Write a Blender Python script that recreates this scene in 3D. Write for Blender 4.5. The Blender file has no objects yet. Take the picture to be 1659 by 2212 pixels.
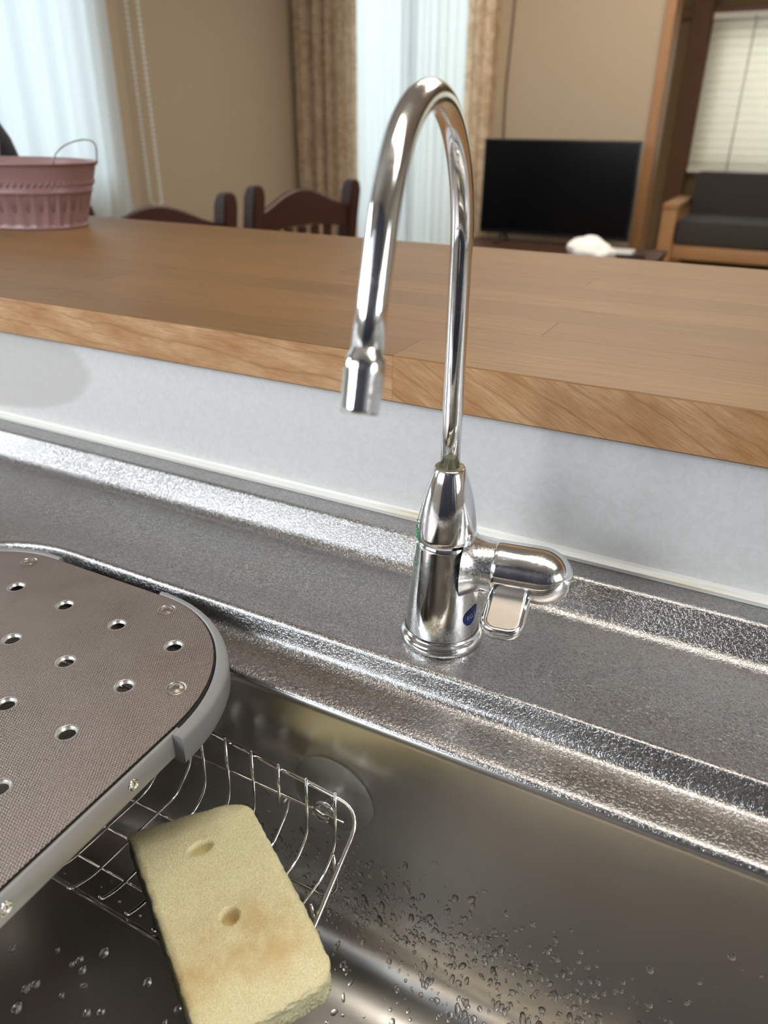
import bpy, bmesh, math, random
from mathutils import Vector, Matrix, noise
PI = math.pi
random.seed(7)
SC = bpy.context.scene
COL = SC.collection

# ------------------------------------------------------------------ camera
F_PX, PITCH, YAW, ROLL = 1614.15, math.radians(27.634), math.radians(27.171), math.radians(0.451)
cd = bpy.data.cameras.new('camera'); cam = bpy.data.objects.new('camera', cd); COL.objects.link(cam)
fw = Vector((-math.sin(YAW)*math.cos(PITCH), math.cos(YAW)*math.cos(PITCH), -math.sin(PITCH)))
rt = Vector((math.cos(YAW), math.sin(YAW), 0)); up = rt.cross(fw)
r2 = rt*math.cos(ROLL)+up*math.sin(ROLL); u2 = -rt*math.sin(ROLL)+up*math.cos(ROLL)
m = Matrix((r2, u2, -fw)).transposed().to_4x4(); m.translation = Vector((0, 0, .30))
cam.matrix_world = m
cd.sensor_fit = 'VERTICAL'; cd.lens = 6.86; cd.sensor_height = 6.86*2212/F_PX; cd.sensor_width = cd.sensor_height*.75
cd.clip_start = .01; cd.clip_end = 60
cd.dof.use_dof = True; cd.dof.focus_distance = .47; cd.dof.aperture_fstop = 2.0
SC.camera = cam

# ------------------------------------------------------------------ world, daylight, exposure
W = bpy.data.worlds.new('overcast_daylight'); SC.world = W; W.use_nodes = True
bg = W.node_tree.nodes['Background']; bg.inputs[0].default_value = (.80, .92, 1.0, 1); bg.inputs[1].default_value = 1.0
SC.view_settings.view_transform = 'Standard'; SC.view_settings.look = 'None'
SC.view_settings.gamma = 1; SC.view_settings.use_curve_mapping = False
SC.view_settings.exposure = 0.0
try:
    SC.cycles.max_bounces = 10; SC.cycles.diffuse_bounces = 5; SC.cycles.glossy_bounces = 5
    SC.cycles.transmission_bounces = 8; SC.cycles.sample_clamp_indirect = 6; SC.cycles.caustics_reflective = False
    SC.cycles.use_denoising = True
except Exception: pass

def area(name, loc, target, sx, sy, power, color):
    l = bpy.data.lights.new(name, 'AREA'); l.shape = 'RECTANGLE'; l.size = sx; l.size_y = sy
    l.energy = power; l.color = color
    o = bpy.data.objects.new(name, l); COL.objects.link(o); o.location = loc
    o.rotation_euler = (Vector(target)-Vector(loc)).to_track_quat('-Z', 'Y').to_euler()
    return o
# daylight just outside the three windows, pointing in
area('daylight_left', (-4.6, 1.9, 1.1), (-2.6, 1.8, .5), 3.6, 2.8, 80, (.86, .95, 1.0))
area('daylight_far', (-1.9, 5.0, .6), (-1.9, 4.0, .2), 1.3, 2.2, 60, (.86, .95, 1.0))
area('daylight_tatami', (.2, 6.4, .9), (.2, 5.3, .5), 1.8, 1.4, 55, (.95, .98, 1.0))
area('daylight_kitchen', (-1.6, -1.9, .95), (-1.1, -.9, .6), 2.0, 1.3, 98, (.90, .95, 1.0))
area('added_daylight_right', (3.2, -.30, .95), (1.5, .15, .4), 1.3, 1.1, 60, (.95, .97, 1.0))  # added source, lifts the right part of the backsplash
area('daylight_side', (-3.4, -.30, .95), (-2.6, -.28, .7), .9, 1.0, 50, (.88, .95, 1.0))

# ------------------------------------------------------------------ helpers
def thing(name, label, cat, loc=(0, 0, 0), group=None, rotz=0):
    o = bpy.data.objects.new(name, None); COL.objects.link(o); o.location = loc; o.rotation_euler = (0, 0, rotz)
    o.empty_display_size = .02
    o['label'] = label; o['category'] = cat
    if group: o['group'] = group
    return o
def tag(o, label, cat, group=None, kind=None):
    o['label'] = label; o['category'] = cat
    if group: o['group'] = group
    if kind: o['kind'] = kind
    return o
def link(name, me, mat, parent=None, smooth=True, label=None, loc=None):
    if mat is not None: me.materials.clear(); me.materials.append(mat)
    if smooth and len(me.polygons): me.polygons.foreach_set('use_smooth', [True]*len(me.polygons))
    o = bpy.data.objects.new(name, me); COL.objects.link(o)
    if parent is not None: o.parent = parent
    if label: o['label'] = label
    if loc is not None: o.location = loc
    return o
def obj(name, bm, mat, parent=None, smooth=True, label=None, loc=None, sharp=35):
    bmesh.ops.recalc_face_normals(bm, faces=bm.faces)
    if smooth and sharp:
        a = math.radians(sharp)
        for e in bm.edges:
            if len(e.link_faces) == 2 and e.calc_face_angle(0) > a: e.smooth = False
    me = bpy.data.meshes.new(name); bm.to_mesh(me); bm.free()
    return link(name, me, mat, parent, smooth, label, loc)
def struct(name, bm, mat, parent=None, smooth=False):
    o = obj(name, bm, mat, parent, smooth)
    if parent is None: o['kind'] = 'structure'
    return o
def box(bm, x0, x1, y0, y1, z0, z1, bev=0, M=None, seg=2):
    vs = [bm.verts.new((x, y, z)) for x in (x0, x1) for y in (y0, y1) for z in (z0, z1)]
    F = [(0, 1, 3, 2), (4, 6, 7, 5), (0, 4, 5, 1), (2, 3, 7, 6), (0, 2, 6, 4), (1, 5, 7, 3)]
    fs = [bm.faces.new([vs[i] for i in f]) for f in F]
    if bev:
        r = bmesh.ops.bevel(bm, geom=list({e for f in fs for e in f.edges}), offset=bev, segments=seg, profile=.5, affect='EDGES')
        vs = list({v for f in r['faces'] for v in f.verts} | {v for v in vs if v.is_valid})
    if M is not None:
        for v in vs:
            if v.is_valid: v.co = M @ v.co
    return vs
def nb(): return bmesh.new()
def bxo(name, dims, mat, parent=None, bev=0, M=None, label=None, smooth=False):
    bm = nb(); box(bm, *dims, bev=bev, M=M); return obj(name, bm, mat, parent, smooth or bev > 0, label)
def rings(bm, RR, closed=True, cap0=False, cap1=False):
    """RR: list of lists of points -> skin"""
    V = [[bm.verts.new(p) for p in r] for r in RR]
    n = len(V[0])
    for a, b in zip(V, V[1:]):
        for i in range(n if closed else n-1):
            j = (i+1) % n
            try: bm.faces.new((a[i], a[j], b[j], b[i]))
            except ValueError: pass
    if cap0: bm.faces.new(V[0][::-1])
    if cap1: bm.faces.new(V[-1])
    return V
def lathe(bm, prof, n=64, M=None, cap0=False, cap1=False, el=1.0):
    RR = []
    for r, z in prof:
        ring = [Vector((r*math.cos(2*PI*i/n), r*el*math.sin(2*PI*i/n), z)) for i in range(n)]
        RR.append([M @ p for p in ring] if M is not None else ring)
    return rings(bm, RR, True, cap0, cap1)
def tube(bm, pts, r, n=10, closed=False, cap=True):
    pts = [Vector(p) for p in pts]; N = len(pts); RR = []; nrm = None
    for i, p in enumerate(pts):
        a = pts[(i-1) % N] if (closed or i > 0) else p
        b = pts[(i+1) % N] if (closed or i < N-1) else p
        t = (b-a).normalized()
        if nrm is None:
            nrm = t.orthogonal().normalized()
        nrm = (nrm - t*nrm.dot(t)).normalized(); bn = t.cross(nrm)
        rr = r[i] if isinstance(r, (list, tuple)) else r
        RR.append([p+nrm*rr*math.cos(2*PI*k/n)+bn*rr*math.sin(2*PI*k/n) for k in range(n)])
    if closed: RR.append(RR[0])
    if closed:
        V = [[bm.verts.new(p) for p in q] for q in RR[:-1]]
        for i in range(N):
            a, b = V[i], V[(i+1) % N]
            for k in range(n): bm.faces.new((a[k], a[(k+1) % n], b[(k+1) % n], b[k]))
    else: rings(bm, RR, True, cap, cap)
def smooth_path(pts, rad, seg=6):
    """round the corners of a polyline"""
    pts = [Vector(p) for p in pts]; out = [pts[0]]
    for a, b, c in zip(pts, pts[1:], pts[2:]):
        d1 = (a-b); d2 = (c-b); r = min(rad, d1.length*.48, d2.length*.48)
        p, q = b+d1.normalized()*r, b+d2.normalized()*r
        for k in range(seg+1):
            t = k/seg; out.append(p*(1-t)**2+b*2*t*(1-t)+q*t*t)
    out.append(pts[-1]); return out
def rrect(x0, x1, y0, y1, r, n=12, z=0):
    P = []
    for cx, cy, a0 in ((x1-r, y1-r, 0), (x0+r, y1-r, PI/2), (x0+r, y0+r, PI), (x1-r, y0+r, 1.5*PI)):
        for k in range(n+1):
            a = a0+PI/2*k/n; P.append(Vector((cx+r*math.cos(a), cy+r*math.sin(a), z)))
    return P
def text_mesh(body, size, extrude, font_scale=1.0):
    c = bpy.data.curves.new('txt', 'FONT'); c.body = body; c.size = size; c.extrude = extrude; c.resolution_u = 4
    o = bpy.data.objects.new('txt', c); COL.objects.link(o)
    dg = bpy.context.evaluated_depsgraph_get(); dg.update()
    me = bpy.data.meshes.new_from_object(o.evaluated_get(dg)); bpy.data.objects.remove(o); bpy.data.curves.remove(c)
    return me
def curve_fill(loops, zc, extrude, bevel=0):
    c = bpy.data.curves.new('cf', 'CURVE'); c.dimensions = '2D'; c.fill_mode = 'BOTH'; c.extrude = extrude
    if bevel: c.bevel_depth = bevel; c.bevel_resolution = 2; c.offset = -bevel
    for L in loops:
        s = c.splines.new('POLY'); s.points.add(len(L)-1)
        for p, q in zip(s.points, L): p.co = (q[0], q[1], 0, 1)
        s.use_cyclic_u = True
    o = bpy.data.objects.new('cf', c); COL.objects.link(o)
    dg = bpy.context.evaluated_depsgraph_get(); dg.update()
    me = bpy.data.meshes.new_from_object(o.evaluated_get(dg)); bpy.data.objects.remove(o); bpy.data.curves.remove(c)
    me.transform(Matrix.Translation((0, 0, zc))); return me

# ------------------------------------------------------------------ materials
class NT:
    def __init__(s, name):
        s.m = bpy.data.materials.new(name); s.m.use_nodes = True; s.t = s.m.node_tree; s.N = s.t.nodes
        s.b = s.N['Principled BSDF']; s.out = s.N['Material Output']
    def n(s, typ, **kw):
        x = s.N.new(typ)
        for k, v in kw.items():
            if k in x.inputs.keys() if isinstance(k, str) else False: x.inputs[k].default_value = v
            else: setattr(x, k, v)
        return x
    def l(s, a, b): s.t.links.new(a, b)
    def set(s, **kw):
        for k, v in kw.items(): s.b.inputs[k.replace('_', ' ')].default_value = v
        return s
    def coord(s, scale=(1, 1, 1), kind='Object', rot=(0, 0, 0)):
        tc = s.n('ShaderNodeTexCoord'); mp = s.n('ShaderNodeMapping'); mp.inputs['Scale'].default_value = scale
        mp.inputs['Rotation'].default_value = rot
        s.l(tc.outputs[kind], mp.inputs[0]); return mp.outputs[0]
    def noise(s, vec, scale, detail=3, rough=.5, dist=0):
        x = s.n('ShaderNodeTexNoise'); x.inputs['Scale'].default_value = scale; x.inputs['Detail'].default_value = detail
        x.inputs['Roughness'].default_value = rough; x.inputs['Distortion'].default_value = dist
        if vec is not None: s.l(vec, x.inputs['Vector'])
        return x.outputs['Fac']
    def ramp(s, fac, stops):
        r = s.n('ShaderNodeValToRGB'); e = r.color_ramp.elements
        while len(e) < len(stops): e.new(.5)
        for q, (p, c) in zip(e, stops):
            q.position = p; q.color = c if len(c) == 4 else (*c, 1)
        s.l(fac, r.inputs[0]); return r.outputs[0]
    def mix(s, f, a, b, mode='MIX'):
        x = s.n('ShaderNodeMix', data_type='RGBA', blend_type=mode)
        for sock, v in ((0, f), (6, a), (7, b)):
            if hasattr(v, 'links'): s.l(v, x.inputs[sock])
            else: x.inputs[sock].default_value = v if sock == 0 else (*v, 1)
        return x.outputs[2]
    def math(s, op, a, b=None, c=None):
        x = s.n('ShaderNodeMath', operation=op)
        for i, v in enumerate((a, b, c)):
            if v is None: continue
            if hasattr(v, 'links'): s.l(v, x.inputs[i])
            else: x.inputs[i].default_value = v
        return x.outputs[0]
    def bump(s, h, strength=.3, dist=.001, normal=None):
        b = s.n('ShaderNodeBump'); b.inputs['Strength'].default_value = strength; b.inputs['Distance'].default_value = dist
        s.l(h, b.inputs['Height'])
        if normal is not None: s.l(normal, b.inputs['Normal'])
        s.l(b.outputs[0], s.b.inputs['Normal']); return b.outputs[0]
def plain(name, col, rough=.5, metal=0.0, var=0.0, vs=30, bump=0.0, bs=300, **kw):
    t = NT(name); t.set(Roughness=rough, Metallic=metal, **kw)
    t.b.inputs['Base Color'].default_value = (*col, 1)
    v = t.coord()
    if var:
        f = t.noise(v, vs, 4)
        t.l(t.mix(f, [c*(1-var) for c in col], [min(1, c*(1+var)) for c in col]), t.b.inputs['Base Color'])
    if bump: t.bump(t.noise(v, bs, 3), bump, .001)
    return t.m

def m_deck():
    t = NT('embossed_steel'); t.set(Metallic=1.0)
    v = t.coord()
    a = t.noise(v, 480, 1.5, .5, .8)
    worm = t.math('ABSOLUTE', t.math('SUBTRACT', a, .5))
    h = t.ramp(worm, [(.01, (0, 0, 0)), (.10, (1, 1, 1))])
    big = t.noise(v, 9, 4)
    c0 = t.mix(big, (.42, .41, .405), (.50, .49, .485))
    t.l(t.mix(h, (.30, .29, .285), c0), t.b.inputs['Base Color'])
    t.l(t.ramp(t.noise(v, 25, 4), [(.3, (.25, .25, .25)), (.7, (.31, .31, .31))]), t.b.inputs['Roughness'])
    t.bump(h, .36, .00026); return t.m
def m_bowl():
    t = NT('satin_steel'); t.set(Metallic=1.0)
    v = t.coord()
    br = t.noise(t.coord((8, 900, 900)), 1.0, 3)
    big = t.noise(v, 14, 5)
    t.l(t.mix(big, (.52, .50, .47), (.60, .58, .545)), t.b.inputs['Base Color'])
    t.b.inputs['Roughness'].default_value = .27
    t.bump(br, .05, .0002); return t.m
def m_chrome(name='chrome', dirt=.0, base=(.86, .87, .88)):
    t = NT(name); t.set(Metallic=1.0, Roughness=.04)
    t.b.inputs['Base Color'].default_value = (*base, 1)
    if dirt:
        v = t.coord()
        a = t.noise(v, 38, 4, .5); b = t.noise(v, 900, 2)
        k = t.math('MULTIPLY', t.ramp(a, [(.44, (0, 0, 0)), (.66, (1, 1, 1))]), t.ramp(b, [(.35, (.3, .3, .3)), (.6, (1, 1, 1))]))
        k = t.math('MULTIPLY', k, dirt)
        t.l(t.mix(k, base, (.62, .63, .62)), t.b.inputs['Base Color'])
        t.l(t.math('MULTIPLY_ADD', k, .45, .05), t.b.inputs['Roughness'])
        t.bump(b, .03*dirt, .0002)
    return t.m
def m_plate():
    t = NT('honeycomb_embossed_steel'); t.set(Metallic=1.0, Roughness=.36)
    v = t.coord((1, 1, 1)); P = .0017
    sep = t.n('ShaderNodeSeparateXYZ'); t.l(v, sep.inputs[0]); x, y = sep.outputs[0], sep.outputs[1]
    def cell(ox, oy):
        fx = t.math('SUBTRACT', t.math('FRACT', t.math('MULTIPLY_ADD', x, 1/P, ox+100)), .5)
        fy = t.math('MULTIPLY', t.math('SUBTRACT', t.math('FRACT', t.math('MULTIPLY_ADD', y, 1/(P*1.732), oy+100)), .5), 1.732)
        return t.math('SQRT', t.math('ADD', t.math('MULTIPLY', fx, fx), t.math('MULTIPLY', fy, fy)))
    d = t.math('MINIMUM', cell(0, 0), cell(.5, .5))
    h = t.ramp(d, [(.30, (1, 1, 1)), (.46, (0, 0, 0))])
    big = t.noise(v, 16, 5, .6)
    t.l(t.mix(h, (.27, .23, .21), t.mix(big, (.38, .32, .295), (.48, .42, .39))), t.b.inputs['Base Color'])
    t.l(t.ramp(t.noise(v, 40, 4), [(.3, (.30, .30, .30)), (.7, (.42, .42, .42))]), t.b.inputs['Roughness'])
    t.bump(h, .6, .0003); return t.m
def m_wood(name, c1, c2, c3, rough=.45, grain=(1.2, 26, 26), rings_s=3.0, spec=.5, pores=True, gb=.15):
    t = NT(name); t.set(Roughness=rough); t.b.inputs['Specular IOR Level'].default_value = spec
    tc = t.n('ShaderNodeTexCoord'); oi = t.n('ShaderNodeObjectInfo')
    off = t.n('ShaderNodeVectorMath', operation='SCALE'); cmb = t.n('ShaderNodeCombineXYZ')
    t.l(oi.outputs['Random'], cmb.inputs[0]); t.l(oi.outputs['Random'], cmb.inputs[1]); cmb.inputs[2].default_value = .37
    t.l(cmb.outputs[0], off.inputs[0]); off.inputs['Scale'].default_value = 37.0
    add = t.n('ShaderNodeVectorMath', operation='ADD'); t.l(tc.outputs['Object'], add.inputs[0]); t.l(off.outputs[0], add.inputs[1])
    mp = t.n('ShaderNodeMapping'); mp.inputs['Scale'].default_value = grain; t.l(add.outputs[0], mp.inputs[0])
    warp = t.noise(mp.outputs[0], rings_s, 3, .5, .6)
    ring = t.math('FRACT', t.math('MULTIPLY', warp, 7))
    rg = t.ramp(ring, [(0, (1, 1, 1)), (.06, (.15, .15, .15)), (.5, (.3, .3, .3)), (.95, (.55, .55, .55)), (1, (1, 1, 1))])
    mp2 = t.n('ShaderNodeMapping'); mp2.inputs['Scale'].default_value = (grain[0]*12, grain[1]*22, grain[2]*22); t.l(add.outputs[0], mp2.inputs[0])
    fine = t.noise(mp2.outputs[0], 1.0, 4, .6)
    base = t.mix(fine, c1, c2)
    rnd = t.math('MULTIPLY_ADD', oi.outputs['Random'], .7, 0)
    base = t.mix(t.math('MULTIPLY', rg, .75), base, c3)
    hs = t.n('ShaderNodeHueSaturation'); t.l(t.math('MULTIPLY_ADD', oi.outputs['Random'], .24, .88), hs.inputs['Value']); t.l(base, hs.inputs['Color'])
    t.l(hs.outputs[0], t.b.inputs['Base Color'])
    t.bump(fine, gb, .0004); return t.m
def m_edge(name, deg, freq):
    t = NT(name); t.set(Roughness=.5); t.b.inputs['Specular IOR Level'].default_value = .35
    tc = t.n('ShaderNodeTexCoord'); oi = t.n('ShaderNodeObjectInfo'); cmb = t.n('ShaderNodeCombineXYZ')
    t.l(t.math('MULTIPLY', oi.outputs['Random'], 9), cmb.inputs[0]); t.l(oi.outputs['Random'], cmb.inputs[2])
    add = t.n('ShaderNodeVectorMath', operation='ADD'); t.l(tc.outputs['Object'], add.inputs[0]); t.l(cmb.outputs[0], add.inputs[1])
    mp = t.n('ShaderNodeMapping'); mp.inputs['Rotation'].default_value = (0, math.radians(-deg), 0); t.l(add.outputs[0], mp.inputs[0]); v = mp.outputs[0]
    sep = t.n('ShaderNodeSeparateXYZ'); t.l(v, sep.inputs[0])
    w = t.noise(v, 11, 3, .55)
    ph = t.math('ADD', t.math('MULTIPLY', sep.outputs[2], freq), t.math('MULTIPLY', w, freq*.020))
    ring = t.ramp(t.math('FRACT', ph), [(0, (1, 1, 1)), (.05, (.45, .45, .45)), (.12, (.05, .05, .05)), (.90, (0, 0, 0)), (1, (.30, .30, .30))])
    m2 = t.n('ShaderNodeMapping'); m2.inputs['Scale'].default_value = (60, 900, 900); t.l(v, m2.inputs[0])
    fib = t.noise(m2.outputs[0], 1, 3, .6)
    m3 = t.n('ShaderNodeMapping'); m3.inputs['Scale'].default_value = (18, 60, 60); t.l(v, m3.inputs[0])
    blot = t.noise(m3.outputs[0], 1, 4, .6)
    c = t.mix(t.ramp(blot, [(.32, (0, 0, 0)), (.68, (1, 1, 1))]), (.46, .225, .090), (.68, .42, .225))
    c = t.mix(t.math('MULTIPLY', t.ramp(fib, [(.35, (1, 1, 1)), (.6, (0, 0, 0))]), .38), c, (.26, .12, .045))
    c = t.mix(t.math('MULTIPLY', ring, .50), c, (.20, .075, .02))
    t.l(c, t.b.inputs['Base Color']); t.bump(fib, .35, .0004); return t.m
def m_sheer(name, col, trans=.25, bump=0):
    t = NT(name)
    tl = t.n('ShaderNodeBsdfTranslucent'); tl.inputs[0].default_value = (*col, 1)
    df = t.n('ShaderNodeBsdfDiffuse'); df.inputs[0].default_value = (*col, 1)
    tp = t.n('ShaderNodeBsdfTransparent')
    m1 = t.n('ShaderNodeMixShader'); m1.inputs[0].default_value = .35; t.l(tl.outputs[0], m1.inputs[1]); t.l(df.outputs[0], m1.inputs[2])
    m2 = t.n('ShaderNodeMixShader'); m2.inputs[0].default_value = trans; t.l(m1.outputs[0], m2.inputs[1]); t.l(tp.outputs[0], m2.inputs[2])
    t.l(m2.outputs[0], t.out.inputs['Surface']); return t.m
def m_drape(k=.55, gain=1.0):
    t = NT('damask_curtain_cloth'); v = t.coord((1, 1, 1))
    pat = t.noise(v, 11, 2, .5, 2.5); f = t.ramp(pat, [(.46, (0, 0, 0)), (.52, (1, 1, 1))])
    col = t.mix(f, [q*gain for q in (.50, .375, .25)], [q*gain for q in (.62, .49, .355)])
    tl = t.n('ShaderNodeBsdfTranslucent'); df = t.n('ShaderNodeBsdfDiffuse'); t.l(col, tl.inputs[0]); t.l(col, df.inputs[0])
    m1 = t.n('ShaderNodeMixShader'); m1.inputs[0].default_value = k; t.l(tl.outputs[0], m1.inputs[1]); t.l(df.outputs[0], m1.inputs[2])
    t.l(m1.outputs[0], t.out.inputs['Surface']); return t.m
def m_glass(name='water', ior=1.33, rough=0.0, col=(1, 1, 1)):
    t = NT(name); t.set(Roughness=rough, IOR=ior); t.b.inputs['Transmission Weight'].default_value = 1
    t.b.inputs['Base Color'].default_value = (*col, 1); return t.m
def m_sponge():
    t = NT('yellow_foam'); v = t.coord()
    big = t.noise(v, 28, 3); fine = t.noise(v, 1400, 2, .6); sp = t.noise(v, 42, 3, .6)
    c = t.mix(t.ramp(fine, [(.35, (0, 0, 0)), (.65, (1, 1, 1))]), (.74, .66, .34), (.92, .87, .60))
    sep = t.n('ShaderNodeSeparateXYZ'); t.l(v, sep.inputs[0])
    # tan scorch-like discolouring near the lower end of the sponge
    e = t.math('SUBTRACT', 1, t.math('MULTIPLY', t.math('ABSOLUTE', t.math('SUBTRACT', sep.outputs[0], .068)), 28))
    k = t.math('MULTIPLY', t.math('MAXIMUM', e, 0), t.ramp(sp, [(.35, (0, 0, 0)), (.7, (1, 1, 1))]))
    c = t.mix(t.math('MULTIPLY', k, 1.0), c, (.62, .42, .17))
    t.l(c, t.b.inputs['Base Color']); t.set(Roughness=.95); t.b.inputs['Specular IOR Level'].default_value = .2
    t.b.inputs['Subsurface Weight'].default_value = .25; t.b.inputs['Subsurface Scale'].default_value = .004
    t.b.inputs['Subsurface Radius'].default_value = (1, .8, .4)
    t.bump(fine, .9, .0006); return t.m
def m_backsplash():
    t = NT('white_decorated_panel'); v = t.coord()
    a = t.noise(v, 160, 3, .6, 1.0); b = t.noise(v, 9, 3)
    c = t.mix(t.ramp(a, [(.4, (0, 0, 0)), (.6, (1, 1, 1))]), (.80, .785, .765), (.85, .84, .83))
    c = t.mix(t.math('MULTIPLY', b, .35), c, (.76, .735, .70))
    # darker beige patch with its own rounded edge at the left end
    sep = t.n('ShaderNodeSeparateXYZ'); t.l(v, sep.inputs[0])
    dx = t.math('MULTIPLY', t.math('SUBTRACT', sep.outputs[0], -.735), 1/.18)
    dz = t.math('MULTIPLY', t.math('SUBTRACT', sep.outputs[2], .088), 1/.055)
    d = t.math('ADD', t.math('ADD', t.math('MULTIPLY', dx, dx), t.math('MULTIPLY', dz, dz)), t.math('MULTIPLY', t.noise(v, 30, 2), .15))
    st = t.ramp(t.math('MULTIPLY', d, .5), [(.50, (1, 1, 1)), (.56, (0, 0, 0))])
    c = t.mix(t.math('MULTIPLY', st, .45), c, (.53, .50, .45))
    spk = t.ramp(t.noise(v, 55, 1, .4), [(.79, (0, 0, 0)), (.82, (1, 1, 1))])
    c = t.mix(t.math('MULTIPLY', spk, .6), c, (.40, .31, .2))
    t.l(c, t.b.inputs['Base Color']); t.set(Roughness=.32); return t.m
def m_silicone():
    t = NT('aged_white_silicone'); v = t.coord((1, 1, 1))
    a = t.noise(t.coord((6, 60, 120)), 1.0, 4, .6)
    t.l(t.mix(t.ramp(a, [(.52, (0, 0, 0)), (.7, (1, 1, 1))]), (.82, .81, .77), (.58, .50, .33)), t.b.inputs['Base Color'])
    t.set(Roughness=.4); return t.m
def m_verd():
    t = NT('verdigris_crust'); v = t.coord(); a = t.noise(v, 700, 3)
    t.l(t.mix(a, (.09, .11, .065), (.26, .22, .15)), t.b.inputs['Base Color']); t.set(Roughness=.45, Metallic=.6)
    t.bump(a, 1, .0006); return t.m

MD, MB_, MP = m_deck(), m_bowl(), m_plate()
CH, CHD = m_chrome('chrome', .5), m_chrome('spotted_chrome', 1.0)
WIRE = m_chrome('stainless_wire', .3, (.70, .68, .64))
WOOD = m_wood('oiled_ash_top', (.33, .190, .082), (.135, .072, .029), (.12, .058, .020), .45, (1.6, 40, 40), 2.2, .28, gb=.4)
WOODE = [m_edge('oiled_ash_edge', 4, 55), m_edge('oiled_ash_edge_slanting', 27, 62)]
DARKW = m_wood('dark_walnut', (.060, .022, .014), (.040, .014, .009), (.02, .008, .005), .38, (1, 20, 20), 2)
OAKW = m_wood('sofa_oak', (.50, .28, .13), (.42, .22, .10), (.33, .16, .07), .5, (1, 20, 20), 2)
HINOKI = m_wood('tatami_post_wood', (.14, .055, .02), (.11, .042, .015), (.08, .03, .01), .5, (20, 20, 1), 2)
BOARDW = m_wood('tv_board_wood', (.10, .045, .025), (.07, .03, .018), (.04, .017, .01), .45, (1, 20, 20), 2)
FLOORW = m_wood('floor_wood', (.34, .20, .10), (.27, .15, .075), (.2, .1, .05), .4, (1, 16, 16), 2)
WALL = plain('beige_wallpaper', (.42, .34, .245), .9, var=.03, vs=40, bump=.25, bs=250)
WALLK = plain('kitchen_wall', (.50, .47, .42), .8)
WALLT = plain('brown_plaster', (.19, .13, .072), .95, var=.08, vs=12, bump=.3, bs=400)
CEIL = plain('ceiling_white', (.62, .58, .51), .9)
GREYP = plain('grey_plastic', (.235, .235, .23), .38, var=.03)
ALU = plain('satin_aluminium', (.40, .395, .375), .42, .55, var=.04, vs=50)
RUB = plain('black_rubber', (.02, .02, .022), .6)
PINK = plain('pink_enamel', (.27, .155, .15), .33, var=.06, vs=20)
SHEER = m_sheer('sheer_curtain', (.80, .87, .89), .05)
SHEERF = m_sheer('sheer_curtain_far', (.84, .90, .90), .08)
DRAPE = m_drape(); DRAPE_BACKLIT = m_drape(.30, 1.35)  # second copy has backlight painted in as a paler cloth colour
CASE = plain('window_frame_aluminium', (.45, .43, .38), .4, .3)
PANE = NT('window_pane')
_g = PANE.n('ShaderNodeBsdfGlossy'); _g.inputs['Roughness'].default_value = .02; _t = PANE.n('ShaderNodeBsdfTransparent')
_m = PANE.n('ShaderNodeMixShader'); _m.inputs[0].default_value = .07; PANE.l(_t.outputs[0], _m.inputs[1]); PANE.l(_g.outputs[0], _m.inputs[2]); PANE.l(_m.outputs[0], PANE.out.inputs['Surface'])
PANE = PANE.m
WATER = m_glass('water', 1.33)
CUPG = plain('clear_vinyl', (.60, .60, .55), .12, Alpha=.20)
KNOBG = m_glass('clear_knob_vinyl', 1.45, .08, (.9, .92, .88))
SPG = m_sponge()
SOFAC = plain('charcoal_sofa_cloth', (.050, .044, .042), .95, var=.1, vs=60, bump=.3, bs=900)
BLK = plain('black_plastic', (.012, .012, .014), .3)
SCR = plain('tv_screen', (.002, .002, .0025), .2)
SCR.node_tree.nodes['Principled BSDF'].inputs['Specular IOR Level'].default_value = .18
WHT = plain('white_plastic', (.75, .75, .72), .45)
CLOTH = plain('white_cloth', (.80, .79, .77), .9, var=.04)
BLUE = plain('blue_sticker', (.005, .03, .22), .35)
FILL_LIVING = NT('fill_panel_living'); FILL_LIVING.b.inputs['Emission Color'].default_value = (1, .90, .76, 1); FILL_LIVING.b.inputs['Emission Strength'].default_value = 7.5
FILL_LIVING = FILL_LIVING.m
FILL_KITCHEN = NT('fill_panel'); FILL_KITCHEN.b.inputs['Emission Color'].default_value = (1, .93, .82, 1); FILL_KITCHEN.b.inputs['Emission Strength'].default_value = 8.0
FILL_KITCHEN = FILL_KITCHEN.m

# ------------------------------------------------------------------ key heights and lines (metres; z = 0 is the sink deck)
ZF, ZC = -.85, 1.55                 # floor, ceiling
YW = .4755                          # backsplash face
CT, CB, CF, CK = .1535, .1190, .4634, .9770   # counter top, bottom, front, back
XL, YB = -2.60, 4.00                # left wall, far wall
ZT = -.55                           # raised tatami floor

# ------------------------------------------------------------------ room shell
def wall_with_hole(name, axis, c0, c1, a0, a1, z0, z1, h, mat):
    """axis 'x': wall plane x in c0..c1 spanning y a0..a1 ; hole h=(a_lo,a_hi,z_lo,z_hi)"""
    bm = nb()
    cells = [(a0, h[0], z0, z1), (h[1], a1, z0, z1), (h[0], h[1], z0, h[2]), (h[0], h[1], h[3], z1)]
    for p, q, r, s in cells:
        if q-p > 1e-4 and s-r > 1e-4:
            if axis == 'x': box(bm, c0, c1, p, q, r, s)
            else: box(bm, p, q, c0, c1, r, s)
    return struct(name, bm, mat)
LW = (1.02, 2.50, .06, 1.25); KW = (-.75, .15, .35, 1.25); FW = (-2.28, -1.48, ZF+.02, 1.18)
wall_with_hole('wall_left', 'x', XL-.12, XL, .45, YB+.12, ZF, ZC, LW, WALL)
wall_with_hole('wall_kitchen', 'x', XL-.12, XL, -1.0, .45, ZF, ZC, KW, WALLK)
wall_with_hole('wall_back', 'y', YB, YB+.12, XL, -.70, ZF, ZC, FW, WALL)
wall_with_hole('wall_right', 'x', 2.20, 2.32, -1.0, 5.42, ZF, ZC, (-.85, .30, .30, 1.20), WALLK)
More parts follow.
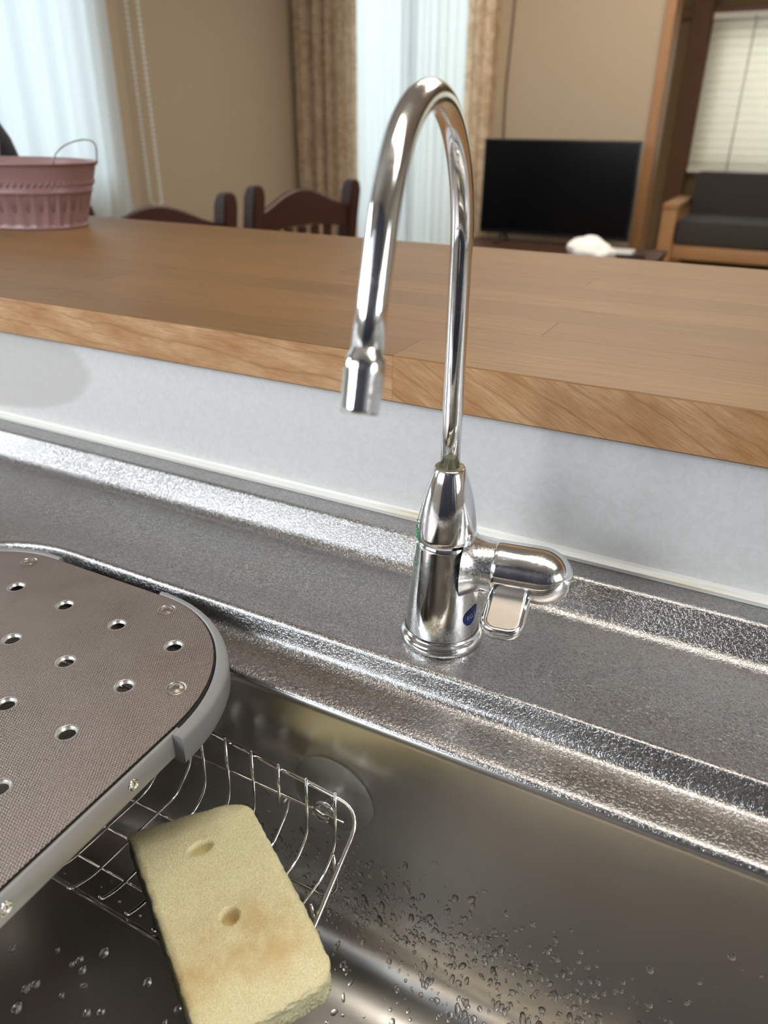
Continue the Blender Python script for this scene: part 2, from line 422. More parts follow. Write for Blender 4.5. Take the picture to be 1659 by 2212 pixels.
wall_with_hole('wall_tatami', 'y', 5.30, 5.42, -1.9, 2.2, ZT, ZC, (-.585, 1.3, .10, .80), WALLT)
wall_with_hole('wall_front', 'y', -1.12, -1.0, XL, 2.2, ZF, ZC, (-2.0, -.5, .35, 1.25), WALLK)
struct('wall_tatami_side', (lambda b: (box(b, -1.98, -1.9, YB+.12, 5.42, ZF, ZC), b)[1])(nb()), WALLT)
struct('ceiling', (lambda b: (box(b, XL-.12, 2.32, -1.12, 5.42, ZC, ZC+.1), b)[1])(nb()), CEIL)
fl = struct('floor', (lambda b: (box(b, XL-.12, 2.32, -1.12, 5.42, ZF-.1, ZF), b)[1])(nb()), FLOORW)
struct('floor_tatami', (lambda b: (box(b, -1.9, 2.2, YB-.0, 5.3, ZF, ZT), b)[1])(nb()), plain('tatami_mat', (.42, .38, .22), .8))
# window frames and panes
def window(name, axis, c, a0, a1, z0, z1, mullions=1):
    bm = nb(); t = .03
    def bb(p, q, r, s, d=.02):
        if axis == 'x': box(bm, c-d, c+d, p, q, r, s)
        else: box(bm, p, q, c-d, c+d, r, s)
    bb(a0, a0+t, z0, z1); bb(a1-t, a1, z0, z1); bb(a0, a1, z0, z0+t); bb(a0, a1, z1-t, z1)
    mid = [(a0+(a1-a0)*k/(mullions+1)) for k in range(1, mullions+1)]
    for q in mid: bb(q-.02, q+.02, z0+t, z1-t)
    w = struct(name, bm, CASE)
    edges = [a0+t]+mid+[a1-t]
    for p, q in zip(edges, edges[1:]):
        b2 = nb()
        if axis == 'x': box(b2, c-.003, c+.003, p+.004, q-.004, z0+t, z1-t)
        else: box(b2, p+.004, q-.004, c-.003, c+.003, z0+t, z1-t)
        obj('window_pane', b2, PANE, w, smooth=False)
window('window_1', 'x', XL-.06, *LW); window('window_2', 'y', YB+.06, *FW)
window('window_3', 'y', 5.36, -.585, 1.3, .10, .80); window('added_window', 'x', 2.26, -.85, .30, .30, 1.20); window('window_4', 'x', XL-.06, *KW); window('window_5', 'y', -1.06, -2.0, -.5, .35, 1.25)  # right-hand window is unseen, added to let fill light onto the backsplash
# wooden trim of the tatami opening
struct('trim_1', (lambda b: (box(b, -.70, -.655, YB-.02, YB+.14, ZF, ZC, .003), b)[1])(nb()), m_wood('jamb_wood', (.36, .19, .085), (.30, .15, .06), (.22, .1, .04), .5, (20, 20, 1), 2))
struct('trim_2', (lambda b: (box(b, -.765, -.66, 5.24, 5.30, ZT, ZC, .003), b)[1])(nb()), HINOKI)
struct('trim_3', (lambda b: (box(b, -1.9, -.765, 5.26, 5.30, .825, .875, .003), b)[1])(nb()), HINOKI)
struct('trim_4', (lambda b: (box(b, -.66, 2.2, 5.255, 5.30, .83, .875, .003), b)[1])(nb()), HINOKI)
struct('trim_5', (lambda b: (box(b, -1.9, -.765, 5.275, 5.30, ZT, ZT+.06, .003), b)[1])(nb()), HINOKI)

# ------------------------------------------------------------------ half wall, backsplash, silicone
hw = struct('wall_counter', (lambda b: (box(b, XL+.35, .9, YW+.006, YW+.12, ZF, CB-.0005), b)[1])(nb()), WALLK)
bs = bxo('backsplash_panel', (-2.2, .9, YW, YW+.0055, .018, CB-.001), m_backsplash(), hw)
bm = nb()
prof = [(YW-.0062, .0222), (YW-.0062, .0250), (YW-.0045, .0262), (YW-.0012, .0264), (YW-.0010, .0275), (YW-.0002, .0285), (YW-.0002, .0222)]
rings(bm, [[Vector((x, y, z)) for y, z in prof] for x in (-1.6, -1.0, -.5, 0, .5, .88)], True, True, True)
obj('silicone_seam', bm, m_silicone(), hw)

# ------------------------------------------------------------------ wooden counter top made of staves
ct = thing('wooden_countertop', 'long oiled wooden countertop with a golden front edge above the white backsplash', 'countertop', (0, .72, CT))
rows = 10; dy = (CK-CF)/rows
for r in range(rows):
    y0 = CF+dy*r; x = -1.62 - random.random()*.1; k = 0
    cuts = [-1.75]
    if r == 0: cuts += [-.95, -.232, .45]
    elif r == 1: cuts += [-1.2, -.55, .0335, .62]
    else:
        q = -1.75+random.uniform(.2, .7)
        while q < .75: cuts.append(q); q += random.uniform(.42, .78)
    cuts.append(.9)
    for a, b in zip(cuts, cuts[1:]):
        bm = nb(); L = (b-a)/2; cx = (a+b)/2
        g = .00007
        vs = box(bm, -L+g, L-g, g if r else 0, dy-g if r < rows-1 else dy, CB-CT, 0)
        be = [e for e in bm.edges if all(abs(v.co.z) < 1e-6 for v in e.verts)]
        if r == 0: be = [e for e in bm.edges if all(v.co.y < 1e-6 for v in e.verts) and all(abs(v.co.z-e.verts[0].co.z) < 1e-6 for v in e.verts)]
        bmesh.ops.bevel(bm, geom=be, offset=.00020 if r else .0009, segments=1, affect='EDGES')
        o = obj('stave', bm, WOOD, ct, smooth=False)
        if r == 0:
            o.data.materials.append(WOODE[1 if a > -.3 else 0])
            for p in o.data.polygons:
                if p.normal.y < -.8: p.material_index = 1
        o.location = (cx, y0-.72, random.uniform(-.00008, 0))

# ------------------------------------------------------------------ sink unit
sink = thing('sink_unit', 'stainless steel sink unit with pebbled deck and smooth deep bowl', 'sink', (0, .3, -.2))
SY = .3
def prof_arc(cx, cz, r, a0, a1, n):
    return [(cx+r*math.cos(math.radians(a0+(a1-a0)*k/n)), cz+r*math.sin(math.radians(a0+(a1-a0)*k/n))) for k in range(n+1)]
# back upstand: profile in (y,z)
bp = [(YW+.002, .022), (.4522, .022)]
bp += prof_arc(.4522, .017, .005, 90, 145, 7)[1:]
# slope down to concave fillet
c2 = (.4232, .0085)
bp += prof_arc(.4262, .0130, .0130, -35, -90, 10)[:]
bp += [(.40, 0), (.36, 0), (.345, 0)]
# fix: fillet arc is concave (below centre)
R0 = .115; OX0, OX1, OY0, OY1 = -.5635, .95, -.16, .3350
bm = nb()
XS = [-1.6, -1.2, -.9, -.75, -.6, -.45, -.3, -.15, 0, .2, .5, 1.0]
# upstand strip (from wall to y=.40)
strip = [p for p in bp if p[0] >= .3999]
# add a filler fillet subdivision
rings(bm, [[Vector((x, y, z)) for y, z in strip] for x in XS], False)
# deck strip between y=.40 and the opening ring: build as big ring around the opening
nseg = 14
outer = rrect(-1.6, 1.0, -.30, .40, .001, nseg)
def inner(d, z, r=None): return rrect(OX0+d, OX1-d, OY0+d, OY1-d, max(.002, (R0 if r is None else r)-d), nseg, z)
ring_prof = [(-.02, 0), (-.0045, 0), (-.0022, .0003), (-.0006, .0002), (.0004, -.0004), (.0011, -.0014), (.0018, -.0030), (.0036, -.0085)]
ring_prof += [(.0036+.0002, -.0090), (.0046, -.0112), (.0060, -.0134), (.0080, -.0150), (.0108, -.0159), (.0145, -.0160), (.0250, -.0160), (.0320, -.0160),
              (.0355, -.0162), (.0380, -.0168), (.0394, -.0176), (.0400, -.0188)]
V = rings(bm, [outer]+[inner(d, z) for d, z in ring_prof], True)
obj('deck', bm, MD, sink, sharp=None)
bm = nb()
D0 = .0400
zb = -.2250; rf = .045
bowl = [(D0, -.0188), (D0+.0012, -.0205), (D0+.0016, -.0240)]
bowl += [(D0+.0016+(.0065)*k/8, -.024+(-.185+.024)*k/8) for k in range(1, 9)]
dW = bowl[-1][0]
fil = [(dW+rf*(1-math.cos(a)), -.185+ -.040*math.sin(a)) for a in [PI/2*k/12 for k in range(1, 13)]]
bowl += fil
bowl += [(dW+rf+.03, -.2256), (dW+rf+.08, -.2266)]
V = rings(bm, [inner(d, z) for d, z in bowl], True)
bm.faces.new(V[-1])
obj('bowl', bm, MB_, sink, sharp=None)
for q in [o for o in sink.children]:
    q.matrix_parent_inverse = Matrix.Translation((0, -.3, .2))
# cabinet that carries the sink
cab = thing('sink_cabinet', 'kitchen cabinet below the stainless sink unit', 'cabinet', (0, .1, ZF))
bxo('cabinet_side', (-1.6, -1.58, -.30-.1, .375, 0, .80), WALLK, cab)
bxo('cabinet_side', (.98, 1.0, -.30-.1, .375, 0, .80), WALLK, cab)
bxo('cabinet_front', (-1.58, .98, -.42+.02, -.38+.02, 0, .80), WALLK, cab)

def bowl_point(x, s):
    """s = distance below the rim measured down the back wall of the bowl -> point, normal"""
    if s < .161:
        d = D0+.0016+.0065*s/.161; return Vector((x, OY1-d, -.024-s)), Vector((0, -1, .03)).normalized()
    a = (s-.161)/.043; a = min(a, PI/2)
    d = dW+rf*(1-math.cos(a)); z = -.185-.040*math.sin(a)
    if (s-.161)/.043 > PI/2: d += (s-.161)-.043*PI/2
    return Vector((x, OY1-d, z)), Vector((0, -math.cos(a), math.sin(a))).normalized()

# ------------------------------------------------------------------ water droplets
bm = nb()
def droplet(p, n, r, stretch=1.0, flat=.62):
    z = n; dn = Vector((0, 0, -1)); dn = (dn - z*dn.dot(z))
    y = dn.normalized() if dn.length > .05 else Vector((0, -1, 0)); x = y.cross(z)
    ang = random.uniform(-.5, .5); y2 = y*math.cos(ang)+x*math.sin(ang); x2 = y2.cross(z)
    seg, lv = 10, 4
    RR = []
    for k in range(lv):
        e = PI/2*k/lv
        RR.append([p - z*r*.04 + x2*r*math.cos(e)*math.cos(2*PI*i/seg)*(1+.12*math.sin(i*1.7+r*9e4)) + y2*r*stretch*math.cos(e)*math.sin(2*PI*i/seg) + z*r*flat*math.sin(e) for i in range(seg)])
    V = rings(bm, RR, True)
    top = bm.verts.new(p+z*r*flat)
    for i in range(seg): bm.faces.new((V[-1][i], V[-1][(i+1) % seg], top))
    bm.faces.new(V[0][::-1])
rd = random.Random(11)
for i in range(1500):
    s = min(.235, abs(rd.gauss(.150, .040))); x = rd.uniform(-.26, .07)
    # the spray thins out to the right and towards the rim
    keep = math.exp(-max(0, x+.02)/.045)*(1 if s > .115 else .45 if s > .08 else .07)
    if x > .0: keep = max(keep, .12)
    if rd.random() > keep: continue
    p, n = bowl_point(x, s); r = rd.choice((.0006, .0007, .0009, .0012, .0014, .0019))*rd.uniform(.85, 1.25)
    droplet(p, n, r, rd.choice((1, 1.1, 1.3, 1.8, 2.4)))
for i in range(150):
    x = rd.uniform(-.40, -.10); s = rd.uniform(.06, .24); p, n = bowl_point(x, s)
    droplet(p, n, rd.uniform(.0005, .0013), rd.choice((1, 1.2)))
for i in range(90):
    p = Vector((rd.uniform(-.42, -.12), rd.uniform(.05, .20), -.2252)); droplet(p, Vector((0, 0, 1)), rd.uniform(.001, .003), 1.4, .12)
tag(obj('water_droplets', bm, WATER, sharp=None), 'clear water droplets spattered over the steel bowl wall', 'water', kind='stuff')

# ------------------------------------------------------------------ faucet
BX, BY = -.1487, .3739
fc = thing('water_faucet', 'tall chrome gooseneck faucet with a side lever on the steel sink deck', 'faucet', (BX, BY, 0))
bm = nb()
prof = [(.0262, 0), (.0270, .0008), (.0273, .0030), (.0270, .0052), (.0260, .0066), (.0248, .0074), (.0241, .0082), (.0239, .0095)]
lathe(bm, prof, 96, cap0=True); obj('base_flange', bm, CH, fc, sharp=None)
bm = nb()
lathe(bm, [(.0236, .0078), (.0236, .010), (.0231, .018), (.0226, .026), (.0216, .036), (.0206, .046), (.0197, .056), (.0190, .064), (.0186, .0700), (.0184, .0735), (.0178, .0739)], 96, cap1=True)
obj('body', bm, CHD, fc, sharp=None)
bm = nb()
lathe(bm, [(.0178, .0737), (.0184, .0741), (.0184, .078), (.0180, .084), (.0173, .090), (.0162, .0965), (.0148, .103), (.0131, .109), (.0112, .115), (.0098, .1188), (.0091, .1203), (.0086, .1208), (.0078, .1208), (.0060, .1200)], 96, cap0=True)
obj('swivel_cap', bm, CH, fc, sharp=None)
bm = nb(); lathe(bm, [(.0052, .1204), (.0086, .1206), (.0086, .1210), (.0078, .1212), (.0056, .12125), (.0052, .1216)], 48)
obj('corroded_collar', bm, m_verd(), fc, sharp=None, label='green-brown corroded ring at the foot of the pipe')
# green crust at the left of the joint
bm = nb(); rg = random.Random(3)
for i in range(60):
    a = math.radians(rg.gauss(214, 6)); z = rg.gauss(.0775, .0028) if i < 46 else rg.uniform(.055, .075)
    if i >= 46: a += rg.uniform(.1, .6)
    r = .0184 - max(0, .0735-z)*-.07
    p = Vector((r*math.cos(a), r*math.sin(a), z)); s = rg.uniform(.0003, .0008)
    bmesh.ops.create_icosphere(bm, subdivisions=1, radius=s, matrix=Matrix.Translation(p))
obj('verdigris_spot', bm, plain('green_crust', (.12, .42, .20), .8, var=.4, vs=800), fc, label='bright green verdigris spot')
# pipe
def pipe_pts():
    r, th, z0, A, L = .0669, -1.4117, .2425, 2.7579, .052
    u = Vector((math.cos(th), math.sin(th), 0)); k = Vector((0, 0, 1)); P = [k*t for t in (.119, .15, .18, .21, z0)]
    n = 44
    for i in range(1, n+1):
        a = A*i/n; P.append(u*(r-r*math.cos(a))+k*(z0+r*math.sin(a)))
    d = u*math.sin(A)+k*math.cos(A); e = P[-1]
    P += [e+d*L*.5, e+d*L]
    return P, d
PP, dd = pipe_pts()
bm = nb(); tube(bm, PP, .0058, 40); obj('gooseneck_pipe', bm, CH, fc, sharp=None)
# outlet tip
e = PP[-1]; Mz = Matrix.Translation(e) @ dd.to_track_quat('Z', 'Y').to_matrix().to_4x4()
bm = nb(); lathe(bm, [(.0054, -.0100), (.0058, -.0092), (.0066, -.0070), (.0074, -.0055), (.0077, -.0035), (.0077, -.001), (.0075, .000), (.0071, .0125), (.0069, .0138), (.0064, .0140), (.0056, .0138), (.0052, .006)], 64, M=Mz)
obj('spout_tip', bm, CH, fc, sharp=None)
# side valve
az = math.radians(9)
ax = Vector((math.cos(az), math.sin(az), 0)); MV = Matrix.Translation((0, .001, .0570)) @ ax.to_track_quat('Z', 'Y').to_matrix().to_4x4()
bm = nb(); lathe(bm, [(.0225, .0135), (.0200, .0165), (.0180, .0195), (.0166, .0225), (.0160, .0255), (.0160, .0320)], 64, M=MV)
obj('valve_neck', bm, CHD, fc, sharp=None)
bm = nb()
pr = [(.0150, .0308), (.0166, .0310), (.0172, .0316), (.0176, .0325)]+[(.0177, .034), (.0177, .050), (.0177, .058)]
pr += [(.0177*math.cos(a)+.0000, .058+.0205*math.sin(a)) for a in [PI/2*k/14 for k in range(1, 14)]]+[(.0006, .0785)]
lathe(bm, pr, 72, M=MV, cap1=True); obj('valve_barrel', bm, CH, fc, sharp=None)
# lever paddle: rounded slab with a sunken flat face, sticking out of the barrel towards the sink
bm = nb()
LM = Matrix.Translation((.0436, .0012, .0480)) @ Matrix.Rotation(az, 4, 'Z') @ Matrix.Rotation(math.radians(16), 4, 'X')
def pr_ring(x0, x1, y0, y1, r, z): return [LM @ p for p in rrect(x0, x1, y0, y1, r, 10, z)]
hx = .0130; y0, y1 = -.0375, -.0010
RR = []
for d, z in ((.006, -.0062), (.003, -.0056), (.0010, -.0040), (.0, -.0010), (.0002, .0020), (.0010, .0038), (.0020, .0044), (.0030, .0042), (.0040, .0034), (.0044, .0028)):
    RR.append(pr_ring(-hx+d, hx-d, y0+d, y1-d*.6, max(.0098-d, .0035), z))
rings(bm, RR, True, True, True)
obj('lever_paddle', bm, CH, fc, sharp=None)
bm = nb(); rings(bm, [pr_ring(-hx+.0040, hx-.0040, y0+.0040, y1-.0030, .0062, .0026), pr_ring(-hx+.0042, hx-.0042, y0+.0042, y1-.0032, .0060, .0031)], True, True, True)
obj('paddle_face', bm, plain('worn_matte_steel', (.62, .56, .49), .38, 1.0, var=.08, vs=150), fc, label='flat worn matte face of the lever')
# blue drop-shaped sticker with white characters, curved round the body
def on_body(a, z, lift=.0007):
    r = .0236-(z-.010)*.087+lift; return Vector((r*math.cos(a), r*math.sin(a), z))
bm = nb(); a0 = math.radians(-14); z0 = .0262; sv = []
for i in range(28):
    t = 2*PI*i/28; u = .0078*math.cos(t); v = .0048*math.sin(t)*(1-.45*math.cos(t))
    al = math.radians(32); uu = u*math.cos(al)-v*math.sin(al); vv = u*math.sin(al)+v*math.cos(al)
    sv.append(bm.verts.new(on_body(a0+uu/.0225, z0+vv)))
bm.faces.new(sv); bmesh.ops.triangulate(bm, faces=bm.faces)
st = obj('blue_sticker', bm, BLUE, fc, label='dark blue drop-shaped sticker with white characters')
me = text_mesh('EG J', .0044, 0)
for v in me.vertices:
    u, w = v.co.x-.0050, v.co.y-.0016; al = math.radians(8); uu = u*math.cos(al)-w*math.sin(al); ww = u*math.sin(al)+w*math.cos(al)
    v.co = on_body(a0+uu/.0225, z0+ww-.0002, .0010)
link('sticker_lettering', me, WHT, st, smooth=False)

# ------------------------------------------------------------------ perforated drain plate
pl = thing('drain_plate', 'perforated honeycomb-textured steel plate with grey corner guards over the sink', 'drain plate', (-.3913, .10, 0))
pl_x0, pl_x1, pl_y0, pl_y1 = -.5416, -.2410, -.118, .3190
def PL(p): return (p[0]+.3913, p[1]-.10)
Rc = .096
outl = rrect(pl_x0+.003, pl_x1-.0035, pl_y0+.003, pl_y1-.0005, Rc-.003, 20)
hx_ = [-.2926-.0485*k for k in range(5)]; hy_ = [.2785-.0429*k for k in range(9)]
holes = [(x, y) for i, x in enumerate(hx_) for j, y in enumerate(hy_)]
loops = [[PL(p) for p in outl]]+[[(PL((x, y))[0]+.0053*math.cos(-2*PI*k/24), PL((x, y))[1]+.0053*math.sin(-2*PI*k/24)) for k in range(24)] for x, y in holes]
me = curve_fill(loops, .0022, .0006); link('perforated_sheet', me, MP, pl, smooth=False)
bm = nb(); lathe(bm, [(.0064, .00285), (.0058, .0030), (.0053, .0025), (.0048, .0014), (.0045, .0008)], 24)
first = obj('hole_rim', bm, plain('polished_rim', (.78, .76, .74), .36, 1.0), pl, sharp=None, loc=(*PL(holes[0]), 0))
for h in holes[1:]:
    o = bpy.data.objects.new('hole_rim', first.data); COL.objects.link(o); o.parent = pl; o.location = (*PL(h), 0)
bm = nb()
lathe(bm, [(.0062, .0029), (.0056, .0031), (.0048, .0023), (.0044, .0022), (.0041, .0030), (.0022, .0036)], 24)
top = [(.0022, .0036)]
lathe(bm, [(.0022, .0036), (.0001, .0037)], 24)
for a in (0, PI/2):
    box(bm, -.0022, .0022, -.00035, .00035, .0036, .00395, M=Matrix.Rotation(a+.5, 4, 'Z'))
scr = obj('screw', bm, plain('screw_steel', (.50, .47, .42), .30, 1.0), pl, loc=(*PL((-.3238, .3068)), 0))
for q in ((-.4587, .3063), (-.2644, .2483), (-.5180, .2483), (-.2644, -.045), (-.518, -.045)):
    o = bpy.data.objects.new('screw', scr.data); COL.objects.link(o); o.parent = pl; o.location = (*PL(q), 0)
# side and back frame bars: swept section following the outline
def sweep_edge(name, path, sec, mat, label=None):
    """path: list of xy on the plate outline (counter-clockwise), sec: list of (outward, z)"""
    bm = nb(); RR = []; n = len(path)
    for i, p in enumerate(path):
        a = Vector(path[max(i-1, 0)]).xy; b = Vector(path[min(i+1, n-1)]).xy; t = (b-a).normalized(); nr = Vector((t.y, -t.x))
        RR.append([Vector((PL(p)[0]+nr.x*o_, PL(p)[1]+nr.y*o_, z)) for o_, z in sec])
    rings(bm, RR, True, True, True); return obj(name, bm, mat, pl, label=label, sharp=40)
full = rrect(pl_x0, pl_x1, pl_y0, pl_y1, Rc, 24)
bar = [(-.0030, -.0135), (.0, -.0135), (.0003, -.0128), (.0003, .0020), (-.0001, .0026), (-.0016, .0026), (-.0019, .0016), (-.0019, -.008), (-.0030, -.008)]
sweep_edge('side_bar', [(pl_x1, y) for y in (-.022, .05, .12, .18, .224)], bar, ALU)
sweep_edge('side_bar', [(pl_x0, y) for y in (.224, .18, .12, .05, -.022)], bar, ALU)
guard = [(-.0016, -.0155), (.0062, -.0155), (.0072, -.0148), (.0076, -.0135), (.0078, .0008), (.0074, .0026), (.0062, .0036), (.0046, .0038), (.0020, .0036), (.0004, .0030), (-.0004, .0020), (-.0008, .0004), (-.0016, -.002)]
def arc_pts(cx, cy, a0, a1, n=26): return [(cx+Rc*math.cos(math.radians(a0+(a1-a0)*k/n)), cy+Rc*math.sin(math.radians(a0+(a1-a0)*k/n))) for k in range(n+1)]
G1 = [(pl_x1, .2180)]+arc_pts(pl_x1-Rc, pl_y1-Rc, 0, 90)+[(-.3415, pl_y1)]
G2 = [(-.4411, pl_y1)]+arc_pts(pl_x0+Rc, pl_y1-Rc, 90, 180)+[(pl_x0, .2180)]
G3 = [(pl_x0, -.022)]+arc_pts(pl_x0+Rc, pl_y0+Rc, 180, 270)+[(-.4411, pl_y0)]
G4 = [(-.3415, pl_y0)]+arc_pts(pl_x1-Rc, pl_y0+Rc, 270, 360)+[(pl_x1, -.022)]
def soften(sec, k): return sec
back = [(o_*(.30 if o_ > 0 else 1), z-.001) for o_, z in guard]
def sweep_var(name, path, mat):
    """guard that is wide round the corner and narrows where it meets the straight back edge"""
    bm = nb(); RR = []; n = len(path)
    for i, p in enumerate(path):
        a = Vector(path[max(i-1, 0)]).xy; b = Vector(path[min(i+1, n-1)]).xy; t = (b-a).normalized(); nr = Vector((t.y, -t.x))
        w = 1.0 - .55*max(0, abs(nr.y)-.55)/.45
        RR.append([Vector((PL(p)[0]+nr.x*o_*w, PL(p)[1]+nr.y*o_*w, z)) for o_, z in guard])
    rings(bm, RR, True, True, True); return obj(name, bm, mat, pl, sharp=40)
for G in (G1, G2, G3, G4): sweep_var('corner_guard', G, GREYP)
sweep_edge('back_bar', [(-.3415, pl_y1-.004), (-.39, pl_y1-.004), (-.4411, pl_y1-.004)], [(-.003, -.0135), (0, -.0135), (0, .0012), (-.003, .0012)], RUB)
sweep_edge('front_bar', [(-.4411, pl_y0+.004), (-.39, pl_y0+.004), (-.3415, pl_y0+.004)], [(-.003, -.0135), (0, -.0135), (0, .0012), (-.003, .0012)], RUB)
gk = sweep_edge('dark_gap_strip', [(pl_x1-.003, y) for y in (-.022, .05, .12, .18, .224)]+[(x-.0, y) for x, y in arc_pts(pl_x1-Rc-.003, pl_y1-Rc-.000, 0, 60, 14)], [(-.0010, -.004), (.0014, -.004), (.0014, .0012), (-.0010, .0012)], RUB, 'dark strip standing in for the gap between the sheet and the grey edge')  # darkness of the gap put in as a solid strip
for yy_ in (.187, .110):
    bm = nb(); Ms = Matrix.Translation((PL((pl_x1, 0))[0]+.0003, yy_-.10, -.0055)) @ Matrix.Rotation(PI/2, 4, 'Y')
    lathe(bm, [(.0036, 0), (.0034, .0006), (.0027, .0009), (.0024, .0003), (.0014, .0002), (.0012, .0006), (.0002, .0003)], 24, M=Ms, cap1=True)
    obj('side_rivet', bm, WIRE, pl, sharp=None)

# ------------------------------------------------------------------ wire sponge rack
rack = thing('wire_sponge_rack', 'stainless wire rack hung inside the sink bowl, partly under the drain plate', 'wire rack', (-.28, .23, -.11))
RO = Vector((.28, -.23, .11))
def zbk(x): return -.0635-.08*(x+.172)
def zft(x): return -.1150-.035*(x+.24)
YBK, YFT = .2755, .1765
def wtube(name, pts, r, rad=.012, closed=False, n=10):
    bm = nb(); P = smooth_path(pts, rad, 7) if rad else [Vector(p) for p in pts]
    tube(bm, [p+RO for p in P], r, n); return obj(name, bm, WIRE, rack, sharp=None)
x0r, x1r = -.405, -.1545
wtube('rim_wire', [(-.30, YBK, zbk(-.30)), (x1r, YBK, zbk(x1r)-.004), (x1r+.003, YFT, zft(x1r)), (x0r, YFT, zft(x0r)), (x0r, YBK, zbk(x0r)), (-.299, YBK, zbk(-.299))], .00150, .016, n=12)
ZBT = -.1175
def cross(xb, kink=False):
    xf = xb-.004
    top = (xb, YBK-.0022, zbk(xb)+.0035)
    if kink:
        pts = [top, (xb, YBK-.0040, -.0935), (xb+.001, YBK+.0075, -.0915), (xb, YBK+.0030, -.1050), (xb, .262, ZBT), (xf, .190, ZBT), (xf, YFT+.001, zft(xf)+.0005), (xf, YFT-.003, zft(xf)+.004)]
        return wtube('cross_wire', pts, .00100, .005)
    pts = [top, (xb, YBK-.0035, -.1060), (xb, .258, ZBT), (xf, .190, ZBT), (xf, YFT+.0028, zft(xf)+.0015), (xf, YFT+.0020, zft(xf)+.0045)]
    return wtube('cross_wire', pts, .00100, .009)
for k in range(11):
    cross(-.1722-.0206*k, kink=(k in (2, 6)))
for y in (.247, .222, .198): wtube('bottom_wire', [(x0r+.012, y, ZBT-.0021), (x1r-.010, y, ZBT-.0021), (x1r-.001, y-.0005, ZBT+.012), (x1r-.003, y-.001, zbk(x1r)+(YBK-y)*-.50+.003)], .00100, .006)
wtube('mid_wire', [(x0r+.01, YBK-.0015, -.0825), (-.1668, YBK-.0015, -.0842)], .00110, 0)
# suction cup
cup = Vector((-.1850, 0, -.0855)); py = OY1-D0-.0016-.0030
bm = nb(); Mc = Matrix.Translation(Vector((cup.x, py, cup.z))+RO) @ Matrix.Rotation(PI/2, 4, 'X')
lathe(bm, [(.0300, -.0002), (.0300, .0004), (.0290, .0008), (.0220, .0016), (.0130, .0032), (.0080, .0048), (.0062, .0062), (.0050, .0056), (.0080, .0030), (.0200, .0006), (.0292, -.0002)], 64, M=Mc)
obj('suction_cup', bm, CUPG, rack, sharp=None, label='clear round suction cup stuck to the bowl wall')
bm = nb(); lathe(bm, [(.0030, .004), (.0034, .0120), (.0055, .0128), (.0066, .0142), (.0068, .0160), (.0062, .0176), (.0046, .0186), (.0001, .0190)], 40, M=Matrix.Translation((.0015, 0, -.001)) @ Mc, cap0=True, cap1=True)
obj('suction_knob', bm, KNOBG, rack, sharp=None)
bm = nb(); lathe(bm, [(.0052, .0112), (.0070, .0114), (.0071, .0124), (.0052, .0126)], 40, M=Matrix.Translation((.0015, 0, -.001)) @ Mc, cap0=True, cap1=True)
obj('knob_washer', bm, CH, rack, sharp=None)

